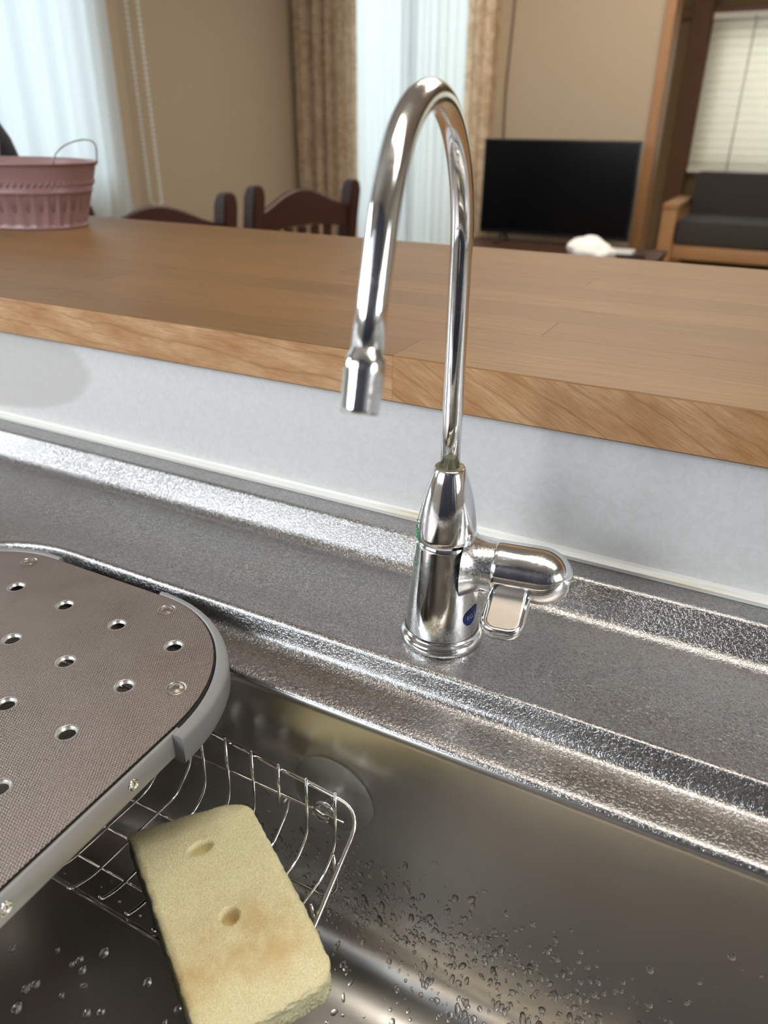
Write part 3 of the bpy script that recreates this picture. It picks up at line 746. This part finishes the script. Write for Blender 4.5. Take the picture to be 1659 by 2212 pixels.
# ------------------------------------------------------------------ sponge
SA = math.radians(-32)
Uv = Vector((math.cos(SA), math.sin(SA), 0)); Nv = Vector((-math.sin(SA), math.cos(SA), 0))
SO = Vector((-.2306, .2160, -.1000))
def sponge_mesh():
    L, Wd, T = .1345, .0720, .0300; st = .00062
    nu, nv, nw = int(L/st), int(Wd/st), int(T/(st*1.3))
    rr = .0035; rc = .017
    def shape(a, b, c):
        # a,b,c in -1..1 -> rounded box
        x, y, z = a*L/2, b*Wd/2, c*T/2
        rcc = rc if (x < 0 and y > 0) else (.010 if y > 0 else .0045)
        cx = max(-L/2+rcc, min(L/2-rcc, x)); cy = max(-Wd/2+rcc, min(Wd/2-rcc, y))
        dx, dy = x-cx, y-cy; d = math.hypot(dx, dy)
        if abs(dx) > 1e-9 and abs(dy) > 1e-9:
            mx = max(abs(dx), abs(dy)); k = mx/d; dx *= k; dy *= k
        x, y = cx+dx, cy+dy
        # soften the top and bottom edges
        ex = min(L/2-abs(x), Wd/2-abs(y)); ed = min(T/2-abs(z), rr)
        inset = rr-math.sqrt(max(0, rr*rr-(rr-ed)**2)) if ed < rr else 0
        sx = 1-inset/(L/2); sy = 1-inset/(Wd/2)
        return x*sx, y*sy, z
    bm = bmesh.new(); idx = {}
    def vert(i, j, k):
        key = (i, j, k)
        if key in idx: return idx[key]
        x, y, z = shape(2*i/nu-1, 2*j/nv-1, 2*k/nw-1)
        u, n = x+.0340, y+.0015
        # skewed far end, slightly bowed block
        if u < .01: u += .27*(n)*(.01-u)/.043
        zt = z
        if z > 0:
            for hu, hn, hr, hd in ((.0, .0, .0036, .009), (.0490, .0, .0040, .012)):
                d = math.hypot((u-hu)*(1.0 if hu else 1.0), (n-hn)*(1 if hu else .62)); zt -= hd*math.exp(-(d/hr)**4)*(z/(T/2))
            zt -= z/(T/2)*.0070*max(0, (-.014-u)/.02)**1.6 if u < -.014 else 0
            zt -= z/(T/2)*.0085*max(0, (u-.068)/.03)**1.5 if u > .068 else 0
            zt -= .0006*abs(noise.noise(Vector((u*60, n*60, 1.3))))
        if z < 0 and u > .075: zt -= .0
        jit = .00034
        p = SO+Uv*u+Nv*n+Vector((0, 0, zt+.0045-.045*(u-.03)*-1*0+ (u-.03)*.055*-0))
        p.z += .0010
        nz = noise.noise_vector(Vector((p.x*1500, p.y*1500, p.z*1500)))
        n2 = noise.noise(Vector((u*220, n*220, z*220)))
        rough = 1.0 + (2.6 if (z < -T*.2 and (u > .085 or n < -.028)) else 0)
        p = p + nz*jit*rough + Nv*(n2*.0007 if abs(y) > Wd/2-.003 else 0) + Uv*(n2*.0010 if abs(x) > L/2-.003 else 0)
        idx[key] = bm.verts.new(p-SO); return idx[key]
    def quad(a, b, c, d): bm.faces.new((vert(*a), vert(*b), vert(*c), vert(*d)))
    for i in range(nu):
        for j in range(nv):
            quad((i, j, nw), (i+1, j, nw), (i+1, j+1, nw), (i, j+1, nw))
    for i in range(0, nu):
        for k in range(nw):
            quad((i, 0, k), (i+1, 0, k), (i+1, 0, k+1), (i, 0, k+1)); quad((i, nv, k), (i, nv, k+1), (i+1, nv, k+1), (i+1, nv, k))
    for j in range(nv):
        for k in range(nw):
            quad((0, j, k), (0, j, k+1), (0, j+1, k+1), (0, j+1, k)); quad((nu, j, k), (nu, j+1, k), (nu, j+1, k+1), (nu, j, k+1))
    for i in range(nu):
        for j in range(nv): quad((i, j, 0), (i, j+1, 0), (i+1, j+1, 0), (i+1, j, 0))
    return bm
bm = sponge_mesh()
# rotate mesh axes so that object x runs along the sponge (for its material)
Rm = Matrix.Rotation(-SA, 4, 'Z')
bmesh.ops.transform(bm, matrix=Rm, verts=bm.verts)
sp = obj('sponge', bm, SPG, sharp=None); sp.location = SO
sp.rotation_euler = (0, 0, SA)
tag(sp, 'worn pale yellow foam sponge with two finger holes lying on the wire rack', 'sponge')
bm = nb(); bmesh.ops.create_icosphere(bm, subdivisions=3, radius=1)
for v in bm.verts:
    q = noise.noise(v.co*2.1); v.co = Vector((v.co.x*.0065, v.co.y*.0030, v.co.z*.0022))*(1+.5*q)
sc_ = obj('food_scrap', bm, plain('pale_scrap', (.62, .56, .33), .7), sharp=None)
sc_.location = (-.2540, .2010, -.1145); sc_.rotation_euler = (0, 0, .9)
tag(sc_, 'tiny pale scrap caught on the wires left of the sponge', 'scrap')

# ------------------------------------------------------------------ pink tub on the counter
tb = thing('pink_tub', 'dusty pink oval metal tub with fluted sides at the left end of the counter', 'tub', (-1.087, .850, CT))
A0, A1, Bb0, Bb1, TH = .128, .158, .072, .097, .0905
def tub_p(t, h, off=0, flute=0):
    k = h/TH; a = A0+(A1-A0)*k+off; b = Bb0+(Bb1-Bb0)*k+off
    if flute: f = flute*abs(math.sin(t*18)); a -= f; b -= f
    return Vector((a*math.cos(t), b*math.sin(t), h))
bm = nb(); n = 304
lev = [(0, .000, 0), (.0010, .0012, 0), (.003, .0008, 0), (.0045, 0, .001), (.008, 0, .0026), (.030, 0, .0030), (.044, 0, .0028), (.0478, 0, .001), (.0500, .0012, 0), (.0515, .0014, 0), (.0530, .0003, 0), (.070, .0002, 0), (.084, 0, 0), (.0865, .0004, 0), (.0875, .0022, 0), (.0890, .0030, 0), (.0903, .0024, 0), (.0906, .0010, 0), (.0900, -.0004, 0), (.088, -.0012, 0), (.050, -.0012, 0), (.004, -.004, 0)]
V = rings(bm, [[tub_p(2*PI*i/n, h, o_, fl_) for i in range(n)] for h, o_, fl_ in lev], True, True, True)
obj('tub_body', bm, PINK, tb, sharp=None)
bm = nb()
for i in range(84):
    t = 2*PI*i/84; p = tub_p(t, .0590, .0008); q = tub_p(t+.030, .0655, .0008)
    tube(bm, [p, (p+q)/2+Vector((0, 0, 0)), q], [.0007, .0012, .0007], 6)
obj('rope_band', bm, PINK, tb, sharp=None)
me = text_mesh("J'aime  de", .0200, .0030)
for v in me.vertices:
    t = math.radians(-103)+(v.co.x)/.128; v.co = tub_p(t, .0700+v.co.y*.80, .0004+v.co.z*1.0)
link('embossed_lettering', me, PINK, tb, smooth=False)
for sgn in (0, PI):
    P = []
    for k in range(17):
        a = PI*k/16; t = sgn+(-.42+.84*(.5-.5*math.cos(a)))*1; b = tub_p(t, .086, .003); P.append(b+Vector((.012*math.sin(a)*math.cos(sgn), 0, .034*math.sin(a)**.75)))
    bm = nb(); tube(bm, P, .0010, 8); obj('wire_handle', bm, plain('green_grey_wire', (.30, .33, .26), .4, .6), tb, sharp=None)
# black bag behind the tub
bm = nb(); lathe(bm, [(.03, 0), (.055, .004), (.060, .03), (.058, .08), (.050, .115), (.036, .140), (.020, .152), (.001, .156)], 40, cap0=True, el=.5)
for v in bm.verts: v.co.x += .006*noise.noise(v.co*30); v.co.y += .006*noise.noise(v.co*25+Vector((3, 1, 2)))
bag = thing('black_pouch', 'black pouch with a grey patch standing behind the pink tub', 'bag', (-1.305, .992, CT))
obj('pouch', bm, plain('black_fabric', (.012, .012, .015), .7), bag, sharp=None)
bxo('grey_patch', (.012, .040, -.034, -.030, .085, .125), plain('grey_label', (.20, .19, .17), .6), bag, bev=.001, M=Matrix.Rotation(math.radians(14), 4, 'Y'))

# ------------------------------------------------------------------ curtains
def curtain(name, axis, c, a0, a1, z0, z1, amp, waves, mat, hem=.0, seed=0, parent=None, gather=0.0, th=.0012):
    bm = nb(); n = int(waves*12); lv = 24; R_ = random.Random(seed)
    ph = [R_.uniform(0, 6) for _ in range(4)]
    def off(t, h):
        w = t*waves*2*PI
        return amp*(math.sin(w+1.2*math.sin(t*9+ph[0]))*.7+.3*math.sin(w*2.1+ph[1]+h*.6))*(.75+.25*h)
    front = []
    for j in range(lv+1):
        h = j/lv; z = z1+(z0-z1)*h; row = []
        for i in range(n+1):
            t = i/n; a = a0+(a1-a0)*(t)+gather*(t-.5)*(h-.5)
            zz = z + (hem*math.sin(t*waves*2*PI+ph[2])*.5 if j == lv else 0)
            o_ = off(t, h); row.append((a, o_, zz))
        front.append(row)
    V = []
    for s in (0, 1):
        V.append([[bm.verts.new(((c+o_+s*th, a, z) if axis == 'x' else (a, c+o_+s*th, z))) for a, o_, z in row] for row in front])
    g = V[0]
    for j in range(lv):
        for i in range(n): bm.faces.new((g[j][i], g[j][i+1], g[j+1][i+1], g[j+1][i]))
    for row in V[1]:
        for v in row: bm.verts.remove(v)
    o = obj(name, bm, mat, sharp=None)
    return o
c1 = curtain('sheer_curtain', 'x', XL+.075, .93, 2.54, -.065, 1.40, .026, 11, SHEER, hem=.02, seed=2, gather=-.05)
tag(c1, 'white sheer curtain ending above the counter at the left window', 'curtain')
c2_ = curtain('sheer_curtain', 'y', YB-.05, -2.27, -1.50, ZF+.01, 1.30, .018, 15, SHEERF, seed=5)
tag(c2_, 'white sheer floor-length curtain seen behind the faucet', 'curtain')
c3 = curtain('patterned_drape', 'y', YB-.115, -2.565, -2.165, ZF+.01, 1.33, .030, 5, DRAPE, seed=8)
tag(c3, 'beige patterned drape gathered left of the far window', 'curtain')
c4 = curtain('patterned_drape', 'y', YB-.115, -1.575, -1.405, ZF+.01, 1.33, .024, 3, DRAPE_BACKLIT, seed=9)
tag(c4, 'beige patterned drape gathered right of the far window', 'curtain')
bm = nb(); tube(bm, [(XL+.075, .9, 1.41), (XL+.075, 2.62, 1.41)], .012, 10); tag(obj('curtain_rail', bm, CASE), 'slim curtain rail over the left window', 'curtain rail')
bm = nb(); tube(bm, [(-2.575, YB-.09, 1.34), (-1.39, YB-.09, 1.34)], .012, 10); tag(obj('curtain_rail', bm, CASE), 'slim curtain rail over the far window', 'curtain rail')
# bead chain of the roller blind
rb = thing('roller_blind', 'rolled-up white blind with a long double bead chain beside the left window', 'blind', (XL+.06, 2.70, 1.38))
bm = nb(); tube(bm, [(0, -1.6, 0), (0, .03, 0)], .022, 16); obj('blind_roll', bm, WHT, rb, sharp=None)
bm = nb()
for (yo, xo, zlow) in ((0.0, -.02, -1.40), (.046, .0, -1.41)):
    zz = 0.0
    while zz > zlow:
        bmesh.ops.create_icosphere(bm, subdivisions=1, radius=.0075, matrix=Matrix.Translation((xo, yo, zz))); zz -= .019
    tube(bm, [(xo, yo, 0), (xo, yo, zlow)], .0016, 5)
tube(bm, [(-.02, 0, -1.40), (-.015, .012, -1.418), (-.006, .034, -1.424), (0, .046, -1.41)], .003, 6)
obj('bead_chain', bm, WHT, rb, sharp=None)
rb.location.z = 1.38

# ------------------------------------------------------------------ dining chairs (backs along y, seats towards the left wall)
def make_chair(loc, rz, label):
    t = thing('dining_chair', label, 'chair', loc, 'dark dining chairs behind the counter', rz)
    H = .955
    for s in (-1, 1):
        bm = nb(); y = s*.235
        P = [(.00, y, 0), (-.01, y, .30), (-.01, y, .46), (.01, y, .70), (.045, y, H-.03), (.05, y, H)]
        RR = []
        for i, p in enumerate(P):
            w, d = (.026, .030) if i < 5 else (.019, .022)
            RR.append([Vector((p[0]+a*d, p[1]+b*w, p[2])) for a, b in ((-1, -1), (1, -1), (1, 1), (-1, 1))])
        rings(bm, RR, True, True, True)
        bmesh.ops.bevel(bm, geom=bm.edges[:], offset=.006, segments=2, affect='EDGES')
        obj('back_post', bm, DARKW, t)
    def rail(zl, zh, crest, name, zl_c=0):
        bm = nb(); RR = []
        for k in range(21):
            q = k/20; y = -.225+.45*q; c = math.sin(PI*q); zt = zh+crest*(c**1.6); zb_ = zl+zl_c*c
            xx_ = .034-.022*c
            RR.append([Vector((xx_-.010, y, zb_)), Vector((xx_+.010, y, zb_)), Vector((xx_+.014, y, zt-.006)), Vector((xx_+.008, y, zt)), Vector((xx_-.006, y, zt)), Vector((xx_-.010, y, zt-.006))])
        rings(bm, RR, True, True, True); obj(name, bm, DARKW, t)
    rail(H-.165, H-.088, .066, 'crest_rail', .02)
    rail(.52, .56, .0, 'lower_rail')
    for k in range(5):
        y = -.13+.065*k; bm = nb(); box(bm, .002, .014, y-.017, y+.017, .555, H-.15); 
        for v in bm.verts: v.co.x += (v.co.z-.55)*.04
        obj('back_slat', bm, DARKW, t, smooth=False)
    bm = nb(); box(bm, -.42, .0, -.215, .215, .415, .445, .008); obj('seat', bm, DARKW, t)
    for s in (-1, 1):
        bm = nb(); box(bm, -.41, -.37, s*.19-.02, s*.19+.02, 0, .42, .004); obj('front_leg', bm, DARKW, t)
        bm = nb(); box(bm, -.38, -.01, s*.195-.01, s*.195+.01, .18, .21); obj('stretcher', bm, DARKW, t, smooth=False)
    return t
make_chair((-1.619, 2.449, ZF), math.radians(-14), 'dark brown dining chair nearest the faucet, whole curved top rail in view')
make_chair((-1.649, 1.732, ZF), math.radians(-14), 'dark brown dining chair farther left, only rail top and one post showing')
# dining table between the chairs and the window, just below the counter line
tbl = thing('dining_table', 'dark dining table in front of the left window', 'table', (-2.31, 2.05, ZF))
bm = nb(); box(bm, -.22, .22, -.75, .75, .66, .70, .006); obj('tabletop', bm, DARKW, tbl)
for sx in (-1, 1):
    for sy in (-1, 1):
        bm = nb(); box(bm, sx*.18-.03, sx*.18+.03, sy*.69-.03, sy*.69+.03, 0, .66, .004); obj('leg', bm, DARKW, tbl)

# ------------------------------------------------------------------ television, board and small things
tb2 = thing('tv_board', 'low dark wooden cabinet under the television', 'cabinet', (-1.0, 3.68, ZF))
bm = nb(); box(bm, -.45, .50, -.20, .165, .60, .625, .003); obj('top_board', bm, BOARDW, tb2)
bm = nb(); box(bm, -.44, .49, -.18, .16, .04, .60); obj('cabinet_body', bm, BOARDW, tb2, smooth=False)
for k in range(3):
    bm = nb(); box(bm, -.44+.31*k, -.44+.31*k+.30, -.195, -.18, .06, .58, .003); d = obj('cabinet_door', bm, BOARDW, tb2)
    bm = nb(); box(bm, -.44+.31*k+.13, -.44+.31*k+.17, -.204, -.195, .50, .512, .002); obj('door_handle', bm, CH, d)
tv = thing('television', 'flat black television on the dark board against the far wall', 'television', (-1.030, 3.74, -.222))
bm = nb(); box(bm, -.362, .362, -.012, .022, .035, .452, .004); obj('tv_case', bm, BLK, tv)
bm = nb(); box(bm, -.354, .354, -.0135, -.0118, .052, .445); obj('tv_screen', bm, SCR, tv, smooth=False)
for s in (-1, 1):
    bm = nb(); tube(bm, [(s*.24, 0, .040), (s*.25, -.09, .004)], .007, 8); tube(bm, [(s*.24, .005, .040), (s*.25, .09, .004)], .007, 8); obj('tv_foot', bm, BLK, tv)
bm = nb(); tube(bm, smooth_path([(-1.405, YB-.006, 1.50), (-1.385, YB-.006, .80), (-1.40, YB-.006, .45), (-1.385, YB-.006, -.18)], .1), .0055, 8)
tag(obj('cable', bm, plain('brown_cord', (.16, .11, .08), .6)), 'thin cord running down the wall behind the television', 'cord')
bm = nb(); box(bm, -.09, .09, -.05, .05, 0, .022, .004)
o = obj('set_top_box', bm, WHT); o.location = (-.70, 3.60, -.225); tag(o, 'small white box on the board at the right foot of the television', 'box')
bm = nb(); box(bm, -.075, .075, -.02, .02, 0, .012, .004)
o = obj('remote_control', bm, BLK); o.location = (-.625, 3.53, -.225); o.rotation_euler = (0, 0, .3); tag(o, 'black remote control at the right end of the tv board', 'remote')
ou = thing('wall_outlet', 'white wall outlet low on the brown wall left of the sofa', 'outlet', (-.955, 5.295, -.245))
bxo('outlet_plate', (-.035, .035, -.006, .003, -.055, .055), WHT, ou, bev=.002)
# side table with a white cloth
stb = thing('side_table', 'small dark side table behind the counter, carrying the white cloth', 'table', (-.665, 2.98, ZF))
bm = nb(); box(bm, -.15, .15, -.15, .15, .660, .684, .004); obj('tabletop', bm, BOARDW, stb)
for sx in (-1, 1):
    for sy in (-1, 1):
        bm = nb(); box(bm, sx*.12-.015, sx*.12+.015, sy*.12-.015, sy*.12+.015, 0, .660); obj('leg', bm, BOARDW, stb, smooth=False)
bm = nb(); bmesh.ops.create_icosphere(bm, subdivisions=5, radius=1)
for v in bm.verts:
    q = v.co.copy(); f = 1+.22*noise.noise(q*1.7+Vector((2, 0, 1)))+.10*abs(noise.noise(q*4.5))
    v.co = Vector((q.x*.088*f, q.y*.07*f, max(q.z*.055*f, -.012)+.010-.014*q.x))
o = obj('white_cloth', bm, CLOTH, sharp=None); o.location = (-.665, 2.98, -.150); tag(o, 'crumpled white cloth peeping over the far edge of the counter', 'cloth')

# ------------------------------------------------------------------ sofa and slatted blind in the tatami room
sf = thing('sofa', 'oak-framed sofa with charcoal cushions in the room behind', 'sofa', (.35, 4.82, ZT))
def sb(name, dims, mat, bev=.004, **k): return bxo(name, dims, mat, sf, bev=bev, **k)
X0, X1 = -1.005, 1.005
for s, xa in ((0, X0), (1, X1-.075)):
    sb('front_leg', (xa, xa+.075, -.26, -.20, 0, .435), OAKW); sb('rear_leg', (xa, xa+.075, .28, .33, 0, .435), OAKW)
    sb('armrest', (xa-.003, xa+.078, -.265, .335, .435, .465), OAKW)
sb('front_rail', (X0+.075, X1-.075, -.245, -.215, .185, .255), OAKW); sb('rear_rail', (X0+.075, X1-.075, .29, .315, .185, .255), OAKW)
sb('back_rail', (X0+.075, X1-.075, .29, .315, .50, .545), OAKW)
for k in range(2):
    xa = X0+.078+k*.927; sb('seat_cushion', (xa, xa+.924, -.250, .22, .258, .385), SOFAC, .02)
    bm = nb(); box(bm, xa, xa+.924, .165, .285, .375, .640, .025, M=Matrix.Translation((0, -.01, 0)) @ Matrix.Rotation(math.radians(-9), 4, 'X'))
    for v in bm.verts: v.co.y -= .01
    obj('back_cushion', bm, SOFAC, sf)
bl = thing('slatted_blind', 'pale horizontal slatted blind lowered over the window behind the sofa', 'blind', (.35, 5.230, .84))
SLATM = m_sheer('pale_blind_slat', (.84, .82, .74), .0)
bm = nb(); box(bm, -1.0, 1.0, -.02, .02, -.03, .0); obj('head_rail', bm, WHT, bl, smooth=False)
bm = nb()
Ms = Matrix.Rotation(math.radians(66), 4, 'X')
RR = [[Ms @ Vector((x, -.024+.048*k/6, .003*math.cos((k/6-.5)*PI)+dz)) for k, dz in [(k, 0) for k in range(7)]+[(k, -.0018) for k in range(6, -1, -1)]] for x in (-1.0, 1.0)]
rings(bm, RR, True, True, True)
sl0 = None
for k in range(18):
    z = -.055-.0415*k
    if sl0 is None: sl0 = obj('slat', bm, SLATM, bl, loc=(0, 0, z))
    else:
        o = bpy.data.objects.new('slat', sl0.data); COL.objects.link(o); o.parent = bl; o.location = (0, 0, z)
bm = nb(); box(bm, -1.0, 1.0, -.014, .014, -.800, -.782); obj('bottom_rail', bm, WHT, bl, smooth=False)
for x in (-.78, -.10, .60):
    bm = nb(); tube(bm, [(x, -.026, -.02), (x, -.026, -.79)], .0035, 6); obj('ladder_cord', bm, CASE, bl)

# ------------------------------------------------------------------ unseen ceiling panels added as fill light, kitchen and living room
def fill_light(loc, lx, ly, label, mat):
    t = thing('added_ceiling_light', label, 'fill_light', loc)
    bm = nb(); box(bm, -lx/2-.02, lx/2+.02, -ly/2-.02, ly/2+.02, -.02, 0, .004); obj('fill_panel_housing', bm, WHT, t)
    bm = nb(); box(bm, -lx/2, lx/2, -ly/2, ly/2, -.05, -.02, .008); obj('fill_panel', bm, mat, t)
    return t
fill_light((.42, .38, ZC), 1.7, .42, 'added unseen light panel above the sink, in place of a bright ceiling', FILL_KITCHEN)  # added glow standing in for a brightly lit ceiling over the sink
fill_light((-.45, 2.7, ZC), 1.3, 1.3, 'added unseen light panel brightening the living room', FILL_LIVING)  # added fill for the dim living-room walls

cup = thing('dark_reflection_block', 'added unseen dark block behind the camera, darkening the chrome and bowl reflections', 'reflection_block', (.45, -.83, ZF))  # unseen block added so chrome and bowl reflect something dark
bm = nb(); box(bm, -.85, .95, -.165, .10, .08, 2.15, .004); obj('dark_block_core', bm, plain('dark_block', (.07, .062, .06), .45), cup)
for k in range(4):
    bm = nb(); box(bm, -.84+.445*k, -.84+.445*k+.435, .10, .118, .10, 2.13, .004); d = obj('dark_block_front', bm, plain('navy_block_front', (.04, .045, .075), .4), cup)
